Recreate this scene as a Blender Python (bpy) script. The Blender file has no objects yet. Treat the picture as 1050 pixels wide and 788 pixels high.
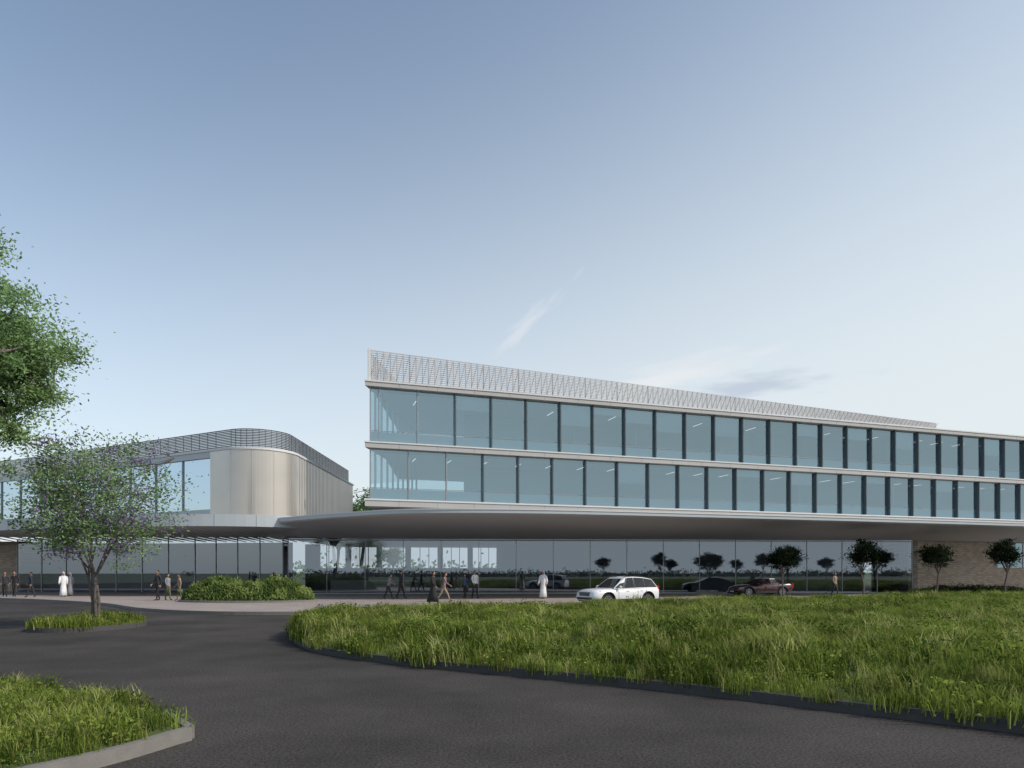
import bpy, math, random, bmesh
from mathutils import Vector, Matrix, noise
R=random.Random(7)
scene=bpy.context.scene
scene.view_settings.view_transform='Standard'
scene.view_settings.look='None'
scene.view_settings.exposure=0

# ------------------------------------------------------------ materials
def newmat(name):
    m=bpy.data.materials.new(name); m.use_nodes=True
    nt=m.node_tree; nt.nodes.clear()
    out=nt.nodes.new('ShaderNodeOutputMaterial')
    return m,nt,out
def N(nt,t,**kw):
    n=nt.nodes.new(t)
    for k,v in kw.items(): setattr(n,k,v)
    return n
def mat(name,col,rough=.6,metal=0,var=.12,scale=3.0,bump=0.0,bscale=40,spec=.5,coat=0):
    m,nt,out=newmat(name); L=nt.links.new
    b=N(nt,'ShaderNodeBsdfPrincipled'); L(b.outputs[0],out.inputs[0])
    b.inputs['Roughness'].default_value=rough; b.inputs['Metallic'].default_value=metal
    b.inputs['Specular IOR Level'].default_value=spec
    b.inputs['Coat Weight'].default_value=coat
    tc=N(nt,'ShaderNodeTexCoord')
    no=N(nt,'ShaderNodeTexNoise'); no.inputs['Scale'].default_value=scale; no.inputs['Detail'].default_value=6
    L(tc.outputs['Object'],no.inputs['Vector'])
    mx=N(nt,'ShaderNodeMix',data_type='RGBA')
    c=Vector(col)
    mx.inputs[6].default_value=(*(c*(1-var)),1); mx.inputs[7].default_value=(*(min(1,x*(1+var)) for x in c),1)
    L(no.outputs[0],mx.inputs[0]); L(mx.outputs[2],b.inputs['Base Color'])
    if bump>0:
        n2=N(nt,'ShaderNodeTexNoise'); n2.inputs['Scale'].default_value=bscale; n2.inputs['Detail'].default_value=4
        L(tc.outputs['Object'],n2.inputs['Vector'])
        bp=N(nt,'ShaderNodeBump'); bp.inputs['Strength'].default_value=bump; bp.inputs['Distance'].default_value=.02
        L(n2.outputs[0],bp.inputs['Height']); L(bp.outputs[0],b.inputs['Normal'])
    return m
def glassmat(name,tint,refl,base,rough=.01):
    m,nt,out=newmat(name); L=nt.links.new
    t=N(nt,'ShaderNodeBsdfTransparent'); t.inputs[0].default_value=(*tint,1)
    g=N(nt,'ShaderNodeBsdfGlossy'); g.inputs[0].default_value=(*refl,1); g.inputs['Roughness'].default_value=rough
    f=N(nt,'ShaderNodeFresnel'); f.inputs[0].default_value=1.5
    ma=N(nt,'ShaderNodeMath',operation='MULTIPLY_ADD'); ma.inputs[1].default_value=1-base; ma.inputs[2].default_value=base
    ma.use_clamp=True
    L(f.outputs[0],ma.inputs[0])
    mx=N(nt,'ShaderNodeMixShader'); L(ma.outputs[0],mx.inputs[0]); L(t.outputs[0],mx.inputs[1]); L(g.outputs[0],mx.inputs[2])
    L(mx.outputs[0],out.inputs[0]); return m
def leafmat(name,c1,c2,trans=.35,scale=.6):
    m,nt,out=newmat(name); L=nt.links.new
    geo=N(nt,'ShaderNodeNewGeometry'); oi=N(nt,'ShaderNodeObjectInfo')
    no=N(nt,'ShaderNodeTexNoise'); no.inputs['Scale'].default_value=scale; no.inputs['Detail'].default_value=5
    L(geo.outputs['Position'],no.inputs['Vector'])
    ad=N(nt,'ShaderNodeMath',operation='ADD'); L(no.outputs[0],ad.inputs[0])
    m2=N(nt,'ShaderNodeMath',operation='MULTIPLY_ADD'); L(oi.outputs['Random'],m2.inputs[0]); m2.inputs[1].default_value=.4; m2.inputs[2].default_value=-.2
    L(m2.outputs[0],ad.inputs[1])
    cr=N(nt,'ShaderNodeValToRGB'); cr.color_ramp.elements[0].position=.34; cr.color_ramp.elements[1].position=.66
    cr.color_ramp.elements[0].color=(*c1,1); cr.color_ramp.elements[1].color=(*c2,1)
    L(ad.outputs[0],cr.inputs[0])
    d=N(nt,'ShaderNodeBsdfDiffuse'); t=N(nt,'ShaderNodeBsdfTranslucent')
    L(cr.outputs[0],d.inputs[0]); L(cr.outputs[0],t.inputs[0])
    mx=N(nt,'ShaderNodeMixShader'); mx.inputs[0].default_value=trans
    L(d.outputs[0],mx.inputs[1]); L(t.outputs[0],mx.inputs[2]); L(mx.outputs[0],out.inputs[0])
    return m
def emis(name,col,s):
    m,nt,out=newmat(name); e=N(nt,'ShaderNodeEmission'); e.inputs[0].default_value=(*col,1); e.inputs[1].default_value=s
    nt.links.new(e.outputs[0],out.inputs[0]); return m
def asphalt():
    m,nt,out=newmat('asphalt'); L=nt.links.new
    b=N(nt,'ShaderNodeBsdfPrincipled'); L(b.outputs[0],out.inputs[0])
    tc=N(nt,'ShaderNodeTexCoord')
    n1=N(nt,'ShaderNodeTexNoise'); n1.inputs['Scale'].default_value=30; n1.inputs['Detail'].default_value=8; n1.inputs['Roughness'].default_value=.85
    n2=N(nt,'ShaderNodeTexNoise'); n2.inputs['Scale'].default_value=.3; n2.inputs['Detail'].default_value=7; n2.inputs['Roughness'].default_value=.6
    n3=N(nt,'ShaderNodeTexNoise'); n3.inputs['Scale'].default_value=70; n3.inputs['Detail'].default_value=3
    for n in (n1,n2,n3): L(tc.outputs['Object'],n.inputs['Vector'])
    cr=N(nt,'ShaderNodeValToRGB'); cr.color_ramp.elements[0].position=.38; cr.color_ramp.elements[1].position=.66
    cr.color_ramp.elements[0].color=(.010,.010,.010,1); cr.color_ramp.elements[1].color=(.110,.098,.090,1)
    L(n1.outputs[0],cr.inputs[0])
    mr=N(nt,'ShaderNodeMapRange'); mr.inputs[1].default_value=.3; mr.inputs[2].default_value=.7; mr.inputs[3].default_value=.62; mr.inputs[4].default_value=1.38
    L(n2.outputs[0],mr.inputs[0])
    mx=N(nt,'ShaderNodeVectorMath',operation='SCALE'); L(cr.outputs[0],mx.inputs[0]); L(mr.outputs[0],mx.inputs['Scale'])
    L(mx.outputs[0],b.inputs['Base Color'])
    b.inputs['Roughness'].default_value=.9; b.inputs['Specular IOR Level'].default_value=.15
    bp=N(nt,'ShaderNodeBump'); bp.inputs['Strength'].default_value=.6; bp.inputs['Distance'].default_value=.012
    L(n3.outputs[0],bp.inputs['Height']); L(bp.outputs[0],b.inputs['Normal']); return m
def brickmat():
    m,nt,out=newmat('tan_brick'); L=nt.links.new
    b=N(nt,'ShaderNodeBsdfPrincipled'); L(b.outputs[0],out.inputs[0])
    geo=N(nt,'ShaderNodeNewGeometry'); sp=N(nt,'ShaderNodeSeparateXYZ'); L(geo.outputs['Position'],sp.inputs[0])
    cb=N(nt,'ShaderNodeCombineXYZ'); L(sp.outputs[0],cb.inputs[0]); L(sp.outputs[2],cb.inputs[1])
    br=N(nt,'ShaderNodeTexBrick'); L(cb.outputs[0],br.inputs['Vector'])
    br.inputs['Scale'].default_value=1; br.inputs['Brick Width'].default_value=.42; br.inputs['Row Height'].default_value=.16
    br.inputs['Mortar Size'].default_value=.016
    br.inputs['Color1'].default_value=(.32,.26,.20,1); br.inputs['Color2'].default_value=(.46,.39,.31,1); br.inputs['Mortar'].default_value=(.24,.21,.18,1)
    L(br.outputs[0],b.inputs['Base Color']); b.inputs['Roughness'].default_value=.9
    return m
def pavermat():
    m,nt,out=newmat('pavers'); L=nt.links.new
    b=N(nt,'ShaderNodeBsdfPrincipled'); L(b.outputs[0],out.inputs[0])
    tc=N(nt,'ShaderNodeTexCoord'); br=N(nt,'ShaderNodeTexBrick'); L(tc.outputs['Object'],br.inputs['Vector'])
    br.inputs['Scale'].default_value=1; br.inputs['Brick Width'].default_value=1.2; br.inputs['Row Height'].default_value=.6
    br.inputs['Mortar Size'].default_value=.012
    br.inputs['Color1'].default_value=(.29,.24,.215,1); br.inputs['Color2'].default_value=(.35,.30,.27,1); br.inputs['Mortar'].default_value=(.15,.13,.12,1)
    L(br.outputs[0],b.inputs['Base Color']); b.inputs['Roughness'].default_value=.7
    return m

M={}
M['asphalt']=asphalt(); M['brick']=brickmat(); M['paver']=pavermat()
M['conc']=mat('pale_concrete',(.42,.41,.395),.7,var=.10,scale=.8)
M['white']=mat('white_panel',(.62,.62,.61),.5,var=.05,scale=.7)
M['soffit']=mat('soffit_metal',(.50,.51,.52),.4,var=.06,scale=.5)
M['fascia']=mat('fascia_metal',(.45,.49,.51),.35,var=.05,scale=.5)
M['kerb']=mat('kerb_stone',(.06,.06,.06),.85,var=.25,scale=6,bump=.2)
M['kerb_light']=mat('kerb_concrete',(.18,.17,.155),.85,var=.25,scale=6,bump=.2)
M['fin']=mat('dark_fin',(.085,.105,.12),.35,metal=.3)
M['frame']=mat('frame_metal',(.30,.32,.34),.35,metal=.5)
M['frost']=mat('frosted_panel',(.52,.62,.66),.3,var=.06,scale=.4)
M['screen']=mat('screen_metal',(.46,.455,.46),.45,metal=.2,var=.25,scale=2.5)
M['screen_dark']=mat('screen_dark_metal',(.09,.09,.095),.45,metal=.3)
M['clad']=mat('satin_cladding',(.56,.515,.465),.28,metal=.55,var=.10,scale=.6)
M['ceil']=mat('ceiling',(.55,.58,.60),.8,var=.04)
M['core']=mat('core_wall',(.46,.57,.62),.8,var=.14,scale=.25)
M['part']=mat('partition',(.50,.56,.60),.7,var=.1,scale=.5)
M['floor']=mat('interior_floor',(.22,.23,.24),.4)
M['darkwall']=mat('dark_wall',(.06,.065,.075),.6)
M['lobbywall']=mat('lobby_wall',(.24,.26,.28),.6,var=.15,scale=.3)
M['blind']=mat('window_blind',(.45,.53,.57),.8,var=.05)
M['glass_up']=glassmat('facade_glass',(.78,.90,.94),(.66,.85,.93),.31)
M['glass_low']=glassmat('lobby_glass',(.60,.65,.70),(.64,.71,.80),.25)
M['glass_left']=glassmat('pavilion_glass',(.66,.75,.80),(.50,.58,.65),.10,rough=.08)
M['lamp']=emis('ceiling_lamp',(1,.97,.92),1.0)
M['roof']=mat('roof_membrane',(.3,.3,.3),.9)
M['bark']=mat('bark',(.12,.10,.09),.95,var=.4,scale=8,bump=.5,bscale=20)
M['soil']=mat('grass_soil',(.06,.08,.02),1,var=.5,scale=1.2,bump=.5,bscale=8)
M['ground']=mat('far_ground',(.10,.11,.07),1,var=.3,scale=.02)
M['g1']=leafmat('grass_blades',(.055,.095,.014),(.27,.34,.07),.38,.55)
M['g2']=leafmat('grass_dry_blades',(.14,.155,.04),(.40,.42,.15),.38,.7)
M['g3']=leafmat('weed_leaves',(.025,.052,.012),(.10,.16,.035),.3,.8)
M['lf_a']=leafmat('leaf_light',(.18,.30,.12),(.36,.50,.24),.45,1)  # light green leaves, paled further so the colour stands in for atmospheric haze
M['lf_b']=leafmat('leaf_mid',(.10,.17,.06),(.21,.31,.12),.4,1)
M['lf_p']=leafmat('blossom_purple',(.16,.11,.24),(.30,.22,.40),.4,2)
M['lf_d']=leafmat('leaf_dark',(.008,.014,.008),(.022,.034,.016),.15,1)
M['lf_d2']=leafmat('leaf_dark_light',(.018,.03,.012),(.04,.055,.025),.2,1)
M['lf_h']=leafmat('leaf_hazy',(.08,.10,.08),(.13,.15,.12),.2,1)
M['hd1']=leafmat('hedge_light',(.08,.13,.035),(.20,.26,.08),.3,1.5)
M['hd2']=leafmat('hedge_dark',(.035,.06,.018),(.08,.12,.035),.25,1.5)

# ------------------------------------------------------------ mesh builder
class MB:
    def __init__(s,mats): s.v=[];s.f=[];s.m=[];s.mats=mats
    def mi(s,k):
        if k not in s.mats: s.mats.append(k)
        return s.mats.index(k)
    def face(s,pts,k):
        n=len(s.v); s.v.extend([tuple(p) for p in pts]); s.f.append(tuple(range(n,n+len(pts)))); s.m.append(s.mi(k))
    def hexa(s,b,t,k):
        n=len(s.v); s.v.extend([tuple(p) for p in b]+[tuple(p) for p in t]); i=s.mi(k); c=len(b)
        s.f.append(tuple(reversed(range(n,n+c)))); s.f.append(tuple(range(n+c,n+2*c)))
        for j in range(c):
            q=(j+1)%c; s.f.append((n+j,n+q,n+c+q,n+c+j))
        s.m+= [i]*(c+2)
    def prism(s,poly,z0,z1,k):
        s.hexa([(x,y,z0) for x,y in poly],[(x,y,z1) for x,y in poly],k)
    def box(s,c,d,k,M4=None):
        x,y,z=d[0]/2,d[1]/2,d[2]/2
        P=[Vector((c[0]+a*x,c[1]+b*y,c[2]+e*z)) for e in(-1,1) for a,b in((-1,-1),(1,-1),(1,1),(-1,1))]
        if M4: P=[M4@p for p in P]
        s.hexa(P[:4],P[4:],k)
    def tube(s,pts,rad,k,n=6,cap=True):
        i=s.mi(k); base=len(s.v)
        pts=[Vector(p) for p in pts]
        for a,p in enumerate(pts):
            d=(pts[min(a+1,len(pts)-1)]-pts[max(a-1,0)])
            if d.length<1e-6: d=Vector((0,0,1))
            d.normalize()
            e=d.cross(Vector((1,0,0)) if abs(d.x)<.8 else Vector((0,1,0))).normalized(); g=d.cross(e)
            r=rad[a]
            for q in range(n):
                th=2*math.pi*q/n; s.v.append(tuple(p+(e*math.cos(th)+g*math.sin(th))*r))
        for a in range(len(pts)-1):
            for q in range(n):
                w=(q+1)%n; s.f.append((base+a*n+q,base+a*n+w,base+(a+1)*n+w,base+(a+1)*n+q)); s.m.append(i)
        if cap:
            s.f.append(tuple(reversed(range(base,base+n)))); s.m.append(i)
            b2=base+(len(pts)-1)*n; s.f.append(tuple(range(b2,b2+n))); s.m.append(i)
    def ellipsoid(s,c,r,k,nu=10,nv=7,M4=None):
        i=s.mi(k); base=len(s.v)
        for a in range(nv+1):
            ph=math.pi*a/nv
            for q in range(nu):
                th=2*math.pi*q/nu
                p=Vector((c[0]+r[0]*math.sin(ph)*math.cos(th),c[1]+r[1]*math.sin(ph)*math.sin(th),c[2]+r[2]*math.cos(ph)))
                if M4: p=M4@p
                s.v.append(tuple(p))
        for a in range(nv):
            for q in range(nu):
                w=(q+1)%nu; s.f.append((base+a*nu+q,base+(a+1)*nu+q,base+(a+1)*nu+w,base+a*nu+w)); s.m.append(i)
    def rings(s,rs,k,close=True):
        i=s.mi(k); base=len(s.v); n=len(rs[0])
        for r in rs: s.v.extend([tuple(p) for p in r])
        for a in range(len(rs)-1):
            for q in range(n if close else n-1):
                w=(q+1)%n; s.f.append((base+a*n+q,base+a*n+w,base+(a+1)*n+w,base+(a+1)*n+q)); s.m.append(i)
        if close:
            s.f.append(tuple(reversed(range(base,base+n)))); s.m.append(i)
            b2=base+(len(rs)-1)*n; s.f.append(tuple(range(b2,b2+n))); s.m.append(i)
    def mesh(s,name,smooth=False):
        me=bpy.data.meshes.new(name); me.from_pydata(s.v,[],s.f)
        for k in s.mats: me.materials.append(M[k])
        me.polygons.foreach_set('material_index',s.m)
        if smooth: me.polygons.foreach_set('use_smooth',[True]*len(s.f))
        me.update(); return me
    def obj(s,name,parent=None,smooth=False,loc=None,rz=0):
        o=bpy.data.objects.new(name,s.mesh(name,smooth)); scene.collection.objects.link(o)
        if parent: o.parent=parent
        if loc: o.location=loc
        o.rotation_euler[2]=rz
        return o
def empty(name,loc=(0,0,0),rz=0):
    e=bpy.data.objects.new(name,None); scene.collection.objects.link(e); e.location=loc; e.rotation_euler[2]=rz; return e
# site survey: bearing (525 = straight ahead, 700 = unit) and distance -> world x,y
def W(b,d): return ((b-525)/700*d,d)
def smooth_path(P,n):
    P=[Vector((p[0],p[1])) for p in P]; out=[]
    Q=[P[0]*2-P[1]]+P+[P[-1]*2-P[-2]]
    seg=len(P)-1
    for i in range(n+1):
        t=i/n*seg; a=min(int(t),seg-1); f=t-a
        p0,p1,p2,p3=Q[a],Q[a+1],Q[a+2],Q[a+3]
        out.append(.5*((2*p1)+(p2-p0)*f+(2*p0-5*p1+4*p2-p3)*f*f+(3*p1-p0-3*p2+p3)*f**3))
    return out
def offset_path(P,d):
    out=[]
    for i,p in enumerate(P):
        t=(P[min(i+1,len(P)-1)]-P[max(i-1,0)]).normalized(); out.append(p+Vector((-t.y,t.x))*d)
    return out

# ------------------------------------------------------------ ground, road, pavement
mb=MB([]); mb.face([(-900,-900,-.012),(900,-900,-.012),(900,1200,-.012),(-900,1200,-.012)],'ground'); mb.obj('ground')
mb=MB([]); mb.face([(-90,-25,0),(90,-25,0),(90,90,0),(-90,90,0)],'asphalt'); mb.obj('road')

pav=smooth_path([(-75,62),(-50,52),W(0,47),W(100,40),W(150,33.5),W(240,30.6),W(400,31.2),W(480,32.8),W(560,36),W(640,41),W(750,45),(29,50.5),(45,55),(85,66)],140)
mb=MB([])
for a,b in zip(pav,pav[1:]):
    mb.face([(a.x,a.y,.14),(b.x,b.y,.14),(b.x,95,.14),(a.x,95,.14)],'paver')
mb.obj('pavement')
def kerb(path,name,k,w=.16,h=.15,side=1):
    mb=MB([]); o=offset_path(path,-w*side)
    for i in range(len(path)-1):
        a,b,c,d=path[i],path[i+1],o[i+1],o[i]
        mb.hexa([(p.x,p.y,-.01) for p in (a,b,c,d)],[(p.x,p.y,h) for p in (a,b,c,d)],k)
    return mb.obj(name)
kerb(pav,'pavement_kerb','kerb_light',h=.146)

def scatter(obj,coll,density,smin,smax,seed=0,tilt=.15):
    ng=bpy.data.node_groups.new('scatter','GeometryNodeTree')
    ng.interface.new_socket('Geometry',in_out='INPUT',socket_type='NodeSocketGeometry')
    ng.interface.new_socket('Geometry',in_out='OUTPUT',socket_type='NodeSocketGeometry')
    L=ng.links.new
    gi=ng.nodes.new('NodeGroupInput'); go=ng.nodes.new('NodeGroupOutput')
    d=ng.nodes.new('GeometryNodeDistributePointsOnFaces'); d.inputs['Density'].default_value=density; d.inputs['Seed'].default_value=seed
    ci=ng.nodes.new('GeometryNodeCollectionInfo'); ci.inputs['Collection'].default_value=coll
    ci.inputs['Separate Children'].default_value=True; ci.inputs['Reset Children'].default_value=True
    ip=ng.nodes.new('GeometryNodeInstanceOnPoints'); ip.inputs['Pick Instance'].default_value=True
    rv=ng.nodes.new('FunctionNodeRandomValue'); rv.data_type='FLOAT_VECTOR'
    rv.inputs[0].default_value=(-tilt,-tilt,0); rv.inputs[1].default_value=(tilt,tilt,6.283); rv.inputs['Seed'].default_value=seed+1
    rs=ng.nodes.new('FunctionNodeRandomValue'); rs.data_type='FLOAT'
    rs.inputs[2].default_value=smin; rs.inputs[3].default_value=smax; rs.inputs['Seed'].default_value=seed+2
    no=ng.nodes.new('ShaderNodeTexNoise'); no.inputs['Scale'].default_value=.9; no.inputs['Detail'].default_value=3
    mr=ng.nodes.new('ShaderNodeMapRange'); mr.inputs[1].default_value=.35; mr.inputs[2].default_value=.65; mr.inputs[3].default_value=.55; mr.inputs[4].default_value=1.4
    mu=ng.nodes.new('ShaderNodeMath'); mu.operation='MULTIPLY'
    po=ng.nodes.new('GeometryNodeInputPosition'); L(po.outputs[0],no.inputs['Vector'])
    L(no.outputs[0],mr.inputs[0]); L(mr.outputs[0],mu.inputs[0]); L(rs.outputs[1],mu.inputs[1])
    j=ng.nodes.new('GeometryNodeJoinGeometry')
    L(gi.outputs[0],d.inputs['Mesh']); L(d.outputs['Points'],ip.inputs['Points']); L(ci.outputs[0],ip.inputs['Instance'])
    L(rv.outputs[0],ip.inputs['Rotation']); L(mu.outputs[0],ip.inputs['Scale'])
    L(gi.outputs[0],j.inputs[0]); L(ip.outputs[0],j.inputs[0]); L(j.outputs[0],go.inputs[0])
    md=obj.modifiers.new('scatter','NODES'); md.node_group=ng
tufts=bpy.data.collections.new('grass_tufts')
def tuft(kind,seed):
    r=random.Random(seed); mb=MB([])
    if kind<6:
        n=32; k='g1' if kind<5 else 'g2'
        for i in range(n):
            a=r.uniform(0,6.28); rr=.17*math.sqrt(r.random()); x,y=rr*math.cos(a),rr*math.sin(a)
            h=r.uniform(.07,.24)*(1.25 if kind==5 else 1); w=r.uniform(.004,.008); b=r.uniform(0,6.28); lean=r.uniform(.2,.85)*h
            dx,dy=math.cos(b),math.sin(b); px,py=-dy*w,dx*w
            p1=(x+dx*lean*.35,y+dy*lean*.35,h*.62); p2=(x+dx*lean,y+dy*lean,h*.95)
            kk='g2' if r.random()<.15 else k
            mb.face([(x-px,y-py,-.03),(x+px,y+py,-.03),(p1[0]+px*.8,p1[1]+py*.8,p1[2]),(p1[0]-px*.8,p1[1]-py*.8,p1[2])],kk)
            mb.face([(p1[0]-px*.8,p1[1]-py*.8,p1[2]),(p1[0]+px*.8,p1[1]+py*.8,p1[2]),p2],kk)
    else:
        for i in range(34):
            a=r.uniform(0,6.28); rr=.2*math.sqrt(r.random()); h=r.uniform(.03,.2)
            c=Vector((rr*math.cos(a),rr*math.sin(a),h)); s=r.uniform(.012,.03)
            u=Vector((r.uniform(-1,1),r.uniform(-1,1),r.uniform(-.3,.6))).normalized(); v=u.cross(Vector((r.uniform(-1,1),r.uniform(-1,1),.5))).normalized()
            mb.face([c-u*s,c-v*s*.5,c+u*s,c+v*s*.5],'g3' if kind==6 else 'g1')
    o=bpy.data.objects.new('tuft',mb.mesh('tuft')); tufts.objects.link(o)
for i in range(8): tuft(i,100+i)

def lawn(name,A,B,n,m,h,kk,density,edge=2.5,side=1,ns=.0,smn=.7,smx=1.35,kw=.16):
    P=smooth_path(A,n); Q=smooth_path(B,n); mb=MB([])
    G=[]
    for i in range(n+1):
        row=[]; wd=(P[i]-Q[i]).length
        for j in range(m+1):
            f=j/m; f=f*f*(3-2*f) if wd>8 else f
            p=P[i].lerp(Q[i],f); dd=min(f,1-f)*wd
            s=min(1,dd/edge); s=s*s*(3-2*s)
            z=.13+h*s+ (ns*s*(noise.noise(Vector((p.x*.25,p.y*.25,0)))+.5*noise.noise(Vector((p.x*.9,p.y*.9,3)))))
            row.append((p.x,p.y,z))
        G.append(row)
    for i in range(n):
        for j in range(m): mb.face([G[i][j],G[i+1][j],G[i+1][j+1],G[i][j+1]],'soil')
    o=mb.obj(name,smooth=True); scatter(o,tufts,density,smn,smx,seed=len(name))
    k1=kerb(P,'kerb_near',kk,side=side,w=kw); k1.parent=o; k2=kerb(Q,'kerb_far',kk,side=-side,w=kw); k2.parent=o
    return o
tip=W(300,20)
near=[tip,W(304,18),W(332,15.8),W(420,13.8),W(560,12.1),W(700,10.7),W(850,9.35),W(1050,8.0),(9.5,4.8),(16,0),(26,-8)]
far=[tip,W(303,21.6),W(325,24),W(450,27.5),W(600,30.5),W(750,34),W(900,38),W(1100,44),(52,50),(66,54),(85,60)]
lawn('grass_island',near,far,150,22,.36,'kerb',40,ns=.2,side=-1,smn=.8,smx=1.5)
t2=W(190,7.75)
lawn('grass_verge',[t2,(-4.2,6.5),(-5.3,5.3),(-9,3.3),(-16,1)],[t2,(-4.5,8.6),(-5.75,9.5),(-7.8,10.5),(-16,13)],50,10,.10,'kerb_light',80,edge=1.0,side=-1,smn=.6,smx=1.0,kw=.10)
cx,cy=W(92,23.4)
a=[(cx-1.5*math.cos(t),cy-2.0*math.sin(t)) for t in [math.pi*i/10 for i in range(11)]]
b=[(cx-1.5*math.cos(t),cy+2.0*math.sin(t)) for t in [math.pi*i/10 for i in range(11)]]
lawn('grass_tree_bed',a,b,30,8,.08,'kerb',60,edge=.8,side=1,kw=.1)

# ------------------------------------------------------------ main office building
u=Vector((.951,.309)); n_=Vector((-.309,.951)); O=Vector((-10.9,52)); E=Vector((.10,1)).normalized()
def F(s,t): p=O+u*s+n_*t; return (p.x,p.y)
bld=empty('office_building',(0,0,0))
LEN=96
def slab(mb,s0,z0,z1,k,t0=0):
    A=O+u*s0+n_*t0; 
    mb.prism([tuple(A),F(LEN,t0),F(LEN,16),tuple(A+E*16.6)],z0,z1,k)
ZU=(11.88,16.12); ZL=(7.5,11.42)
mb=MB([])
slab(mb,-.3,16.12,16.52,'conc'); slab(mb,-.3,11.42,11.88,'conc'); slab(mb,-.3,6.95,7.5,'conc')
slab(mb,-.36,16.45,16.56,'white',-.06); slab(mb,-.36,11.80,11.90,'white',-.06); slab(mb,-.36,7.40,7.52,'white',-.06)
s=2.3
while s<LEN-2:
    for z0,z1 in ((16.13,16.44),(11.43,11.79),(6.96,7.39)):
        mb.prism([F(s-.008,-.003),F(s+.008,-.003),F(s+.008,.01),F(s-.008,.01)],z0,z1,'darkwall')
    s+=3.0
mb.obj('floor_slabs',bld)
mb=MB([]); mb.prism([F(0,.7),F(58,.7),F(58,15),F(4,15)],16.563,16.75,'conc'); mb.prism([F(60,1.5),F(LEN,1.5),F(LEN,14),F(60,14)],16.563,16.7,'conc'); mb.obj('roof_parapet',bld)
mb=MB([]); mfin=MB([]); mfr=MB([]); mbl=MB([])
for (z0,z1,off) in ((*ZU,.8),(*ZL,.1)):
    z0+=.025
    ss=[.15]+[off+3*k for k in range(0,33) if off+3*k>.6]
    for i in range(len(ss)-1):
        s0,s1=ss[i],ss[i+1]
        j=[R.uniform(-.014,.014) for _ in range(2)]
        mb.face([(*F(s0,.46+j[0]),z0),(*F(s1,.46-j[0]),z0),(*F(s1,.46-j[0]+j[1]),z1),(*F(s0,.46+j[0]+j[1]),z1)],'glass_up')
        mfr.prism([F(s0+.06,.56),F(s1-.06,.56),F(s1-.06,.62),F(s0+.06,.62)],z0+.002,z0+.85,'frost')
        mfin.prism([F(s0+.055,.42),F(s1-.055,.42),F(s1-.055,.50),F(s0+.055,.50)],z0+.88,z0+.92,'frame')
        mfin.prism([F(s0+.055,.41),F(s1-.055,.41),F(s1-.055,.51),F(s0+.055,.51)],z1-.08,z1-.002,'frame')
        if i>2 and R.random()<.22: mbl.prism([F(s0+.1,.66),F(s1-.1,.66),F(s1-.1,.68),F(s0+.1,.68)],z1-R.choice([.7,1.2,1.8]),z1-.09,'blind')
    for i,s in enumerate(ss):
        dp=.16 if i>2 else .30
        mfin.prism([F(s-.045,dp),F(s+.045,dp),F(s+.045,.50),F(s-.045,.50)],z0+.001,z1-.001,'fin' if i>2 else 'frame')
    A=O+u*.15+n_*.5
    for k in range(9):
        c=A+E*(1.3+1.7*k)
        mfin.prism([(c.x-.07,c.y-.12),(c.x+.07,c.y-.12),(c.x+.07,c.y+.12),(c.x-.07,c.y+.12)],z0+.001,z1-.001,'white')
    B=A+E*15
    mb.face([(A.x,A.y,z0),(B.x,B.y,z0),(B.x,B.y,z1),(A.x,A.y,z1)],'glass_up')
    mb.face([(B.x,B.y,z0),(*F(12,15.5),z0),(*F(12,15.5),z1),(B.x,B.y,z1)],'glass_up')
mb.obj('facade_glazing',bld); mfin.obj('facade_fins',bld); mfr.obj('frosted_upstands',bld); mbl.obj('window_blinds',bld)
mb=MB([]); ml=MB([])
for (z0,z1) in (ZU,ZL):
    z0+=.025
    mb.prism([F(9,6.0),F(LEN,6.0),F(LEN,6.3),F(9,6.3)],z0+.001,z1-.25,'core')
    mb.prism([F(1.2,1.2),F(LEN,1.2),F(LEN,15.4),F(4.5,15.4)],z1-.24,z1-.18,'ceil')
    s=9
    while s<LEN-4:
        s+=R.choice([3,6,6,9,12])
        if R.random()<.7: mb.prism([F(s,2.5),F(s+.12,2.5),F(s+.12,5.99),F(s,5.99)],z0+.001,z1-.25,'part')
        if R.random()<.5:
            for q in range(R.choice([1,2,3])):
                a=s+.8+q*1.9; mb.prism([F(a,2),F(a+1.5,2),F(a+1.5,2.8),F(a,2.8)],z0+.70,z0+.75,'white'); mb.prism([F(a+.1,2.2),F(a+.15,2.2),F(a+.15,2.7),F(a+.1,2.7)],z0+.002,z0+.698,'frame'); mb.prism([F(a+1.35,2.2),F(a+1.4,2.2),F(a+1.4,2.7),F(a+1.35,2.7)],z0+.002,z0+.698,'frame')
                mb.prism([F(a+.5,2.3),F(a+1.05,2.3),F(a+1.05,2.34),F(a+.5,2.34)],z0+.85,z0+1.2,'fin')
    for k in range(0,31):
        s=4+3*k+R.uniform(-.1,.1)
        if R.random()<.8: ml.prism([F(s,2.6),F(s+.04,2.6),F(s+.04,4.1),F(s,4.1)],z1-.27,z1-.242,'lamp')
mb.obj('office_interior',bld); ml.obj('ceiling_lights',bld)
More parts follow.
